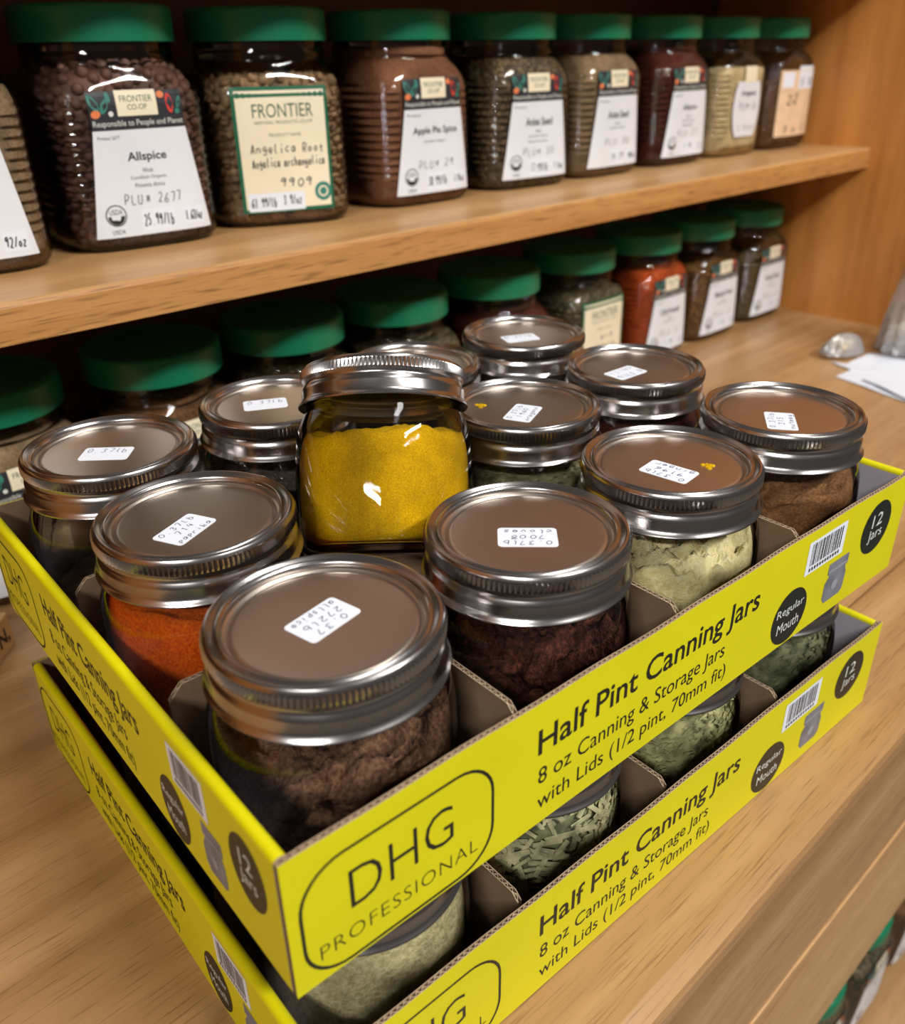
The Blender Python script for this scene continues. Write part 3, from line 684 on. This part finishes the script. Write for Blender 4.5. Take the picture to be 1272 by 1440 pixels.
def std_label(jar, title, small, hand1, price1, price2, seed, seal=True):
    f0, f1, f2 = on_jar(.25), on_jar(.34), on_jar(.42)
    mb = MB(); grid_patch(mb, -29, 29, 9, 70, f0, 9); lab = ob('paper_label', mb.mesh('paper_label', [M['label']]), jar)
    mb = MB(); grid_patch(mb, -29, 29, 70, 76.5, f0, 0, 16, 3)
    grid_patch(mb, -29, 29, 76.5, 91, f0, 0, 16, 6); hd = ob('label_header', mb.mesh('label_header', [M['charcoal']]), jar, label='dark header of the label with leaf and pepper prints')
    mb = MB(); grid_patch(mb, -12.5, 12.5, 77.5, 91.5, f1, 0, 6, 4); ob('logo_panel', mb.mesh('logo_panel', [M['cream']]), hd)
    mb = MB()
    text_in(mb, 'FRONTIER', -10, 85, 10, 88.6, f2); text_in(mb, 'CO-OP', -6, 80.8, 6, 83.8, f2)
    ob('lettering', mb.mesh('lettering', [M['greentext']]), hd)
    mb = MB(); text_in(mb, 'Responsible to People and Planet', -28, 71.2, 28, 75.4, f1); ob('lettering', mb.mesh('lettering', [M['badgeink']]), hd)
    mb = MB()
    for cx, cy, rx, ry, rt, mi in ((-26, 85, 2.3, 5, .5, 0), (-20, 83, 2, 4.4, -.5, 0), (-17, 88, 1.4, 3, .2, 0), (-25.5, 79, 2.8, 2.2, .3, 1), (15.5, 88.5, 2.4, 2.0, 0, 1), (20.5, 83.5, 2.2, 5.6, .1, 2), (26.5, 84, 1.2, 3.4, -.3, 0), (25, 79, 1.6, 1.6, 0, 0), (-16.5, 79, 1.5, 1.5, 0, 3)):
        mb = MB(); flat_poly(mb, [(cx+rx*math.cos(a*PI/7)*math.cos(rt)-ry*math.sin(a*PI/7)*math.sin(rt), cy+rx*math.cos(a*PI/7)*math.sin(rt)+ry*math.sin(a*PI/7)*math.cos(rt)) for a in range(14)], f1)
        nm = ('printed_leaf', 'printed_fruit', 'printed_pepper', 'printed_flower')[mi]
        ob(nm, mb.mesh(nm, [(M['teal'], M['orange'], M['red'], M['badgeink'])[mi]]), hd)
    mb = MB()
    wt = min(46, 3.1*len(title)); text_in(mb, title, -wt/2+1, 51, wt/2+1, 57.5, f1, off=.02)
    for k, s in enumerate(small):
        wv = min(30, 1.35*len(s)); text_in(mb, s, -wv/2, 45.5-k*4.2, wv/2, 48-k*4.2, f1)
    text_in(mb, 'Product 2677' if title == 'Allspice' else 'Product', -27, 65, -14, 67, f1)
    ob('lettering', mb.mesh('lettering', [M['ink']]), lab)
    mb = MB(); hand(mb, [hand1], -18, 26, 20, 35, f2, .5, seed=seed); ob('handwriting', mb.mesh('handwriting', [M['marker']]), lab)
    if seal:
        mb = MB(); cx, cy, r = -24.5, 22, 6.4
        cir = lambda q: [(cx+q*math.cos(a*PI/12), cy+q*math.sin(a*PI/12)) for a in range(24)]
        outline(mb, cir(r), cir(r-.7), f1); flat_poly(mb, [(cx+(r-1.3)*math.cos(PI+PI*a/12), cy-.4+(r-1.3)*math.sin(PI+PI*a/12)) for a in range(13)], f1)
        text_in(mb, 'USDA', cx-4, cy+.6, cx+4, cy+3.6, f1); text_in(mb, 'USDA', cx-4, 11, cx+4, 13.6, f1)
        ob('organic_seal', mb.mesh('organic_seal', [M['ink']]), lab)
    for x0, x1, y0, y1, s in ((-9, 13, 11, 24, price1), (19, 33, 12, 23, price2)):
        mb = MB(); grid_patch(mb, x0, x1, y0, y1, f1, 0, 5, 3); st = ob('price_sticker', mb.mesh('price_sticker', [M['white']]), lab)
        mb = MB(); hand(mb, [s], x0+1, y0+1, x1-1, y1-1, on_jar(.5), .7, seed=seed+3); ob('handwriting', mb.mesh('handwriting', [M['marker']]), lab)
def cream_label(jar, title, l1, l2, num, price):
    f0, f1, f2, f3 = on_jar(.25), on_jar(.33), on_jar(.41), on_jar(.5)
    mb = MB(); grid_patch(mb, -33, 33, 10, 90, f0); lab = ob('paper_label', mb.mesh('paper_label', [M['lgreen']]), jar)
    mb = MB(); grid_patch(mb, -30.6, 30.6, 12.4, 87.6, f1); ob('label_panel', mb.mesh('label_panel', [M['cream']]), lab)
    mb = MB(); text_in(mb, title, -20, 71, 22, 79.5, f2); text_in(mb, 'NATURAL PRODUCTS CO-OP', -19, 67, 21, 69, f2); text_in(mb, 'PRODUCT NAME', -10, 59, 12, 61, f2)
    ob('lettering', mb.mesh('lettering', [M['greentext']]), lab)
    mb = MB(); hand(mb, [l1, l2], -24, 38, 28, 57, f2, .7, seed=4); hand(mb, [num], -6, 25, 18, 34, f2, .8, seed=9); ob('handwriting', mb.mesh('handwriting', [M['marker']]), lab)
    mb = MB(); cx, cy = 25, 22; cir = lambda q: [(cx+q*math.cos(a*PI/14), cy+q*math.sin(a*PI/14)) for a in range(28)]
    outline(mb, cir(6.3), cir(3.8), f2, 0); flat_poly(mb, cir(2.6), f2, 0); ob('round_seal', mb.mesh('round_seal', [M['teal']]), lab)
    mb = MB(); grid_patch(mb, -29, 11, 11, 23, f2, 0, 6, 3); ob('price_sticker', mb.mesh('price_sticker', [M['white']]), lab)
    mb = MB(); hand(mb, [price], -27, 12, 9, 22, f3, .7, seed=8); ob('handwriting', mb.mesh('handwriting', [M['marker']]), lab)
def round_label(jar):
    f1, f2 = on_jar(.3), on_jar(.45)
    mb = MB(); vs = []
    for j in range(13):
        v = 20+j*4.6; hw = 27*math.sqrt(max(.02, 1-((v-50)/42)**2))
        for i in range(11): vs.append(f1(-hw+2*hw*i/10, v))
    mb.add(vs, [(j*11+i, j*11+i+1, (j+1)*11+i+1, (j+1)*11+i) for j in range(12) for i in range(10)])
    lab = ob('paper_label', mb.mesh('paper_label', [M['label']]), jar)
    mb = MB(); grid_patch(mb, -10, 14, 74, 90, f2, 0, 6, 4); ob('logo_panel', mb.mesh('logo_panel', [M['cream']]), lab)
    mb = MB(); text_in(mb, 'Organic', -14, 60, 16, 66, f2, off=.03); ob('lettering', mb.mesh('lettering', [M['ink']]), lab)
    mb = MB(); hand(mb, ['PLU# 26', '', '1.4/oz'], -16, 24, 20, 56, f2, .7, seed=14); ob('handwriting', mb.mesh('handwriting', [M['marker']]), lab)
def peach_label(jar):
    f0, f1, f2 = on_jar(.28), on_jar(.38), on_jar(.46)
    mb = MB(); grid_patch(mb, -38, 38, 14, 84, f0); lab = ob('paper_label', mb.mesh('paper_label', [M['peach']]), jar)
    mb = MB(); grid_patch(mb, -34, -12, 66, 82, f1, 0, 4, 4); grid_patch(mb, -2, 34, 64, 88, f1, 0, 6, 4); ob('price_sticker', mb.mesh('price_sticker', [M['white']]), lab)
    mb = MB(); hand(mb, ['22', ''], -24, 30, 2, 62, f2, 1.6, seed=2); hand(mb, ['8 a 1'], -24, 16, 26, 28, f2, 1, seed=3); hand(mb, ['s a'], 2, 66, 30, 84, f2, 1.2, seed=7); ob('handwriting', mb.mesh('handwriting', [M['marker']]), lab)
def bulk(label, loc, rz, group, cont, level, cname, lab=None, lump=None, seed=0):
    t = thing('spice_jar', label, 'jar', loc, rz, group)
    ob('plastic_body', BB, t); l = ob('screw_lid', BL, t); l.location = (0, 0, BH*K)
    if cont: ob(cname, bulk_fill(level, cont, seed=seed, sc=.965 if not lump else .90), t)
    if lump:
        kind, mat, cnt, size = lump; ob(cname+'_pieces', lumps(kind, seed, level, mat, cnt, size), t, kind='stuff')
    if lab: lab(t)
    return t
ZS = 206.2
TG = 'green lidded jars on the upper shelf'
sl = lambda *a, **k: (lambda j: std_label(j, *a, **k))
tp = [
 (76, 452, -.1, 'green lidded jar of tan powder cut by the photo edge on the upper shelf', POW['tan'], 96, 'tan_powder', sl('Spice', ['Ground', 'Certified Organic'], 'PLU# 26', '14.72', '92/oz', 31), None),
 (190, 460, -.06, 'green lidded jar packed with whole allspice berries, label reads Allspice', M['berry'], 104, 'allspice_berries', sl('Allspice', ['Whole', 'Certified Organic', 'Pimenta dioica'], 'PLU# 2677', '25.99/lb', '1.62/oz', 32), ('berry', M['berry'], 900, 4.0)),
 (307, 460, -.34, 'green lidded jar of chopped angelica root with cream label in a green border', M['root'], 95, 'angelica_root', lambda j: cream_label(j, 'FRONTIER', 'Angelica Root', 'Angelica archangelica', '9909', '61.99/lb  3.9/oz'), ('chunk', M['root'], 1100, 3.6)),
 (427, 460, 0, 'green lidded jar of apple pie spice powder, smooth warm brown', POW['pie'], 112, 'apple_pie_spice', sl('Apple Pie Spice', ['Certified Organic'], 'PLU# 29', '30.99/lb', '1.9/oz', 33), None),
 (553, 460, -.09, 'green lidded jar of speckled grey brown anise seed beside the apple pie spice', SEED['anise'], 103, 'anise_seed', sl('Anise Seed', ['Whole', 'Certified Organic', 'Pimpinella anisum'], 'PLU# 30', '17.99/lb', '1.1/oz', 34), None),
 (660, 460, 0, 'green lidded jar of light tan powder between anise seed and dark red powder', POW['tan'], 104, 'tan_powder', sl('Anise Seed', ['Ground', 'Certified Organic'], 'PLU 30', '14.19', '90/oz', 35, seal=False), None),
 (779, 460, 0, 'green lidded jar of dark reddish brown powder on the upper shelf', POW['wine'], 108, 'dark_red_powder', sl('Allspice', ['Ground', 'Certified Organic', 'Pimenta dioica'], 'PLU 27', '19', '12', 36), None),
 (892, 460, 0, 'green lidded jar of cream coloured powder with rounded white label', POW['creamp'], 88, 'cream_powder', round_label, None),
 (1000, 458, 0, 'green lidded jar with peach label at the right end of the upper shelf', POW['brownp'], 70, 'brown_powder', peach_label, None),
]
for k, (x, y, rz, lab, c, lv, cn, lf, lu) in enumerate(tp):
    bulk(lab, (x, y, ZS), rz, TG, c, lv, cn, lf, lu, seed=k+1)
LG = 'green lidded jars on the counter'
lwr = [
 (70, 452, .05, 'green lidded jar on the counter at the left photo edge, behind the nearly clear jar', POW['tan'], 104, 'tan_powder', sl('Spice', ['Ground'], 'PLU 26', '14.72', '92/oz', 51), None),
 (184, 446, .05, 'green lidded jar of brown powder on the counter behind the paprika jar', POW['brownp'], 98, 'brown_powder', sl('Spice', ['Ground'], 'PLU 26', '14.72', '92/oz', 52), None),
 (291, 442, .05, 'green lidded jar with dark seeds behind the tilted turmeric jar lid', SEED['herb'], 100, 'seeds', None, None),
 (401, 440, 0, 'green lidded jar of dark seeds just left of the farthest canning jar', SEED['herb'], 98, 'seeds', None, None),
 (519, 440, 0, 'green lidded jar of reddish powder right behind the farthest canning jar', POW['wine'], 101, 'reddish_powder', None, None),
 (647, 450, 0, 'green lidded jar of greyish herbs with cream label on the counter', SEED['herb'], 96, 'dried_herb', lambda j: cream_label(j, 'FRONTIER', 'Herb', 'whole', '22', '18/lb 1/oz'), None),
 (769, 452, 0, 'green lidded jar of orange red powder on the counter', POW['rust'], 100, 'orange_red_powder', sl('Chili Powder', ['Ground', 'Certified Organic'], 'PLU 2', '19', '12', 54), None),
 (880, 452, 0, 'green lidded jar of mustard brown seeds on the counter', SEED['mustard'], 84, 'mustard_brown_seeds', sl('Mustard Seed', ['Whole', 'Certified Organic'], 'PLU 2', '19', '12', 55), None),
 (998, 454, 0, 'green lidded jar of olive brown seeds on the counter nearest the side panel', SEED['olive'], 74, 'olive_brown_seeds', sl('Fennel Seed', ['Whole', 'Certified Organic'], 'PLU 2', '19', '12', 56), None),
]
for k, (x, y, rz, lab, c, lv, cn, lf, lu) in enumerate(lwr):
    bulk(lab, (x, y, .1), rz, LG, c, lv, cn, lf, lu, seed=k+21)
UG = 'green lidded jars on the shelf under the counter'
for k, (x, lab, c, cn) in enumerate([(548, 'green lidded jar of olive seeds under the counter, nearest the bottom of the photo', SEED['olive'], 'olive_seeds'),
    (655, 'green lidded jar under the counter with a white label, mid one of three in view', SEED['herb'], 'dried_herb'),
    (762, 'green lidded jar under the counter at the right photo edge', POW['brownp'], 'brown_powder')]):
    bulk(lab, (x, 38, -626.8), 0, UG, c, 96, cn, sl('Spice', ['Whole'], 'PLU 2', '19', '12', 60+k), None, seed=k+41)
# ================================================================ small things
# the lettered wooden block at the left
blk = thing('wooden_block', 'small beige wooden block with black capital letters at the left photo edge', 'sign', (29, 359.5, 0), math.atan2(-17.9, -15.5))
mb = MB(); mb.box(0, 95, -26, 0, .2, 23); bev(ob('block', mb.mesh('block', [M['oak_shelf']]), blk), 1)
mb = MB()
for s, x0, x1 in (('N,', 3, 17), ('E', 21, 30), ('P', 34, 43), ('O', 47, 58)): pass
text_in(mb, 'N,', 0, 5, 13, 17, lambda u, v: (17-u, .12, v), off=.03); ob('lettering', mb.mesh('lettering', [M['ink']]), blk)
# papers
def paper(label, pts, z, seed):
    t = thing('paper_label_sheet', label, 'paper', (pts[0][0], pts[0][1], z))
    x0, y0 = pts[0]; P = [(x-x0, y-y0) for x, y in pts]; n = len(P)
    cx = sum(p[0] for p in P)/n; cy = sum(p[1] for p in P)/n; rn = random.Random(seed)
    vs = []; K2 = 6
    for i in range(n):
        a, b = P[i], P[(i+1) % n]
        for q in range(4): tt = q/4; vs.append((a[0]+(b[0]-a[0])*tt, a[1]+(b[1]-a[1])*tt))
    m = len(vs); V = []
    for r in range(4):
        s = 1-r/4
        for (x, y) in vs:
            X, Y = cx+(x-cx)*s, cy+(y-cy)*s
            V.append((X, Y, .4+2.5*abs(noise.noise(Vector((X*.03+seed, Y*.03, 0))))))
    V.append((cx, cy, .6)); c = len(V)-1; F = []
    for r in range(3):
        for i in range(m): F.append((r*m+i, r*m+(i+1) % m, (r+1)*m+(i+1) % m, (r+1)*m+i))
    for i in range(m): F.append((3*m+i, 3*m+(i+1) % m, c))
    mb = MB(); mb.add(V, F); o = ob('sheet', mb.mesh('sheet', [M['white']], False), t)
    sd = o.modifiers.new('thickness', 'SOLIDIFY'); sd.thickness = .2*K; sd.offset = 1
    return t
paper('white paper strip with a notched end on the counter under the plastic bag', [(884, 262), (868, 229), (838, 232), (812, 150), (850, 95), (960, 110), (1000, 190), (935, 240), (873, 243)], .1, 2)
paper('second white paper lying over the notched one, its edge toward the canning jars', [(841, 205), (790, 100), (860, 60), (930, 120), (905, 190)], 3.2, 5)
# plastic bags
def bag(label, loc, rz, wx, wy, h, lean, seed, rootn):
    t = thing('plastic_bag', label, 'bag', loc, rz); n = 64; rows = 26; vs = []
    for k in range(rows+1):
        q = k/rows; z = h*q; cx = lean[0]*q*h; cy = lean[1]*q*h
        fl = (1-.12*(q-.2)) if q > .2 else (.8+q)
        if h < 40: fl = math.sqrt(max(.02, 1-q*q*.97))
        for i in range(n):
            a = 2*PI*i/n
            r = 1+.16*noise.noise(Vector((1.5*math.cos(a)*2+seed, 1.5*math.sin(a)*2, q*1.2)))+.10*math.sin(a*7+q*2+seed)*q+.05*math.sin(a*13+seed*2)
            vs.append((cx+wx*r*fl*math.cos(a), cy+wy*r*(1-.7*q)*math.sin(a), z+.5+(6*math.sin(3*a+seed) if k == rows and h > 40 else 0)))
    fs = [(k*n+i, k*n+(i+1) % n, (k+1)*n+(i+1) % n, (k+1)*n+i) for k in range(rows) for i in range(n)]+[tuple(reversed(range(n)))]+([tuple(rows*n+i for i in range(n))] if h < 40 else [])
    mb = MB(); mb.add(vs, fs); ob('film', mb.mesh('film', [M['film']], True), t)
    rn = random.Random(seed); mb = MB()
    for _ in range(rootn):
        a = rn.uniform(0, 2*PI); r = math.sqrt(rn.random())*.62; s = rn.uniform(4, 8)*(1 if h > 40 else .6); o = rn.random()*9
        px, py, pz = (wx*.95)*r*math.cos(a), wy*r*math.sin(a)*.9, 7+rn.uniform(0, min(18, h*.25))
        Rm = Matrix.Rotation(rn.uniform(0, 6), 3, 'Z') @ Matrix.Rotation(rn.uniform(-.5, .5), 3, 'X'); V = []
        for v in ICO[0]:
            qv = Vector((v[0]*s*1.9, v[1]*s*.8, v[2]*s*.7)); qv *= 1+.4*noise.noise(Vector(v)*1.2+Vector((o, o, 0))); qv = Rm @ qv; V.append((px+qv.x, py+qv.y, pz+qv.z))
        mb.add(V, ICO[1])
    ob('dried_roots', mb.mesh('dried_roots', [M['dryroot']], True), t, kind='stuff')
    return t
M['dryroot'] = plain('dried beige roots', (222, 206, 168), .8, var=.3, vs=60)
bag('tall clear plastic bag of beige dried roots leaning by the oak side panel', (976, 214, 4), .1, 44, 34, 172, (-.05, -.04), 3, 44)
bag('low crumpled plastic bag of beige dried roots at the foot of the tall bag', (908, 260, 4.5), -.5, 26, 16, 22, (.1, 0), 8, 16)
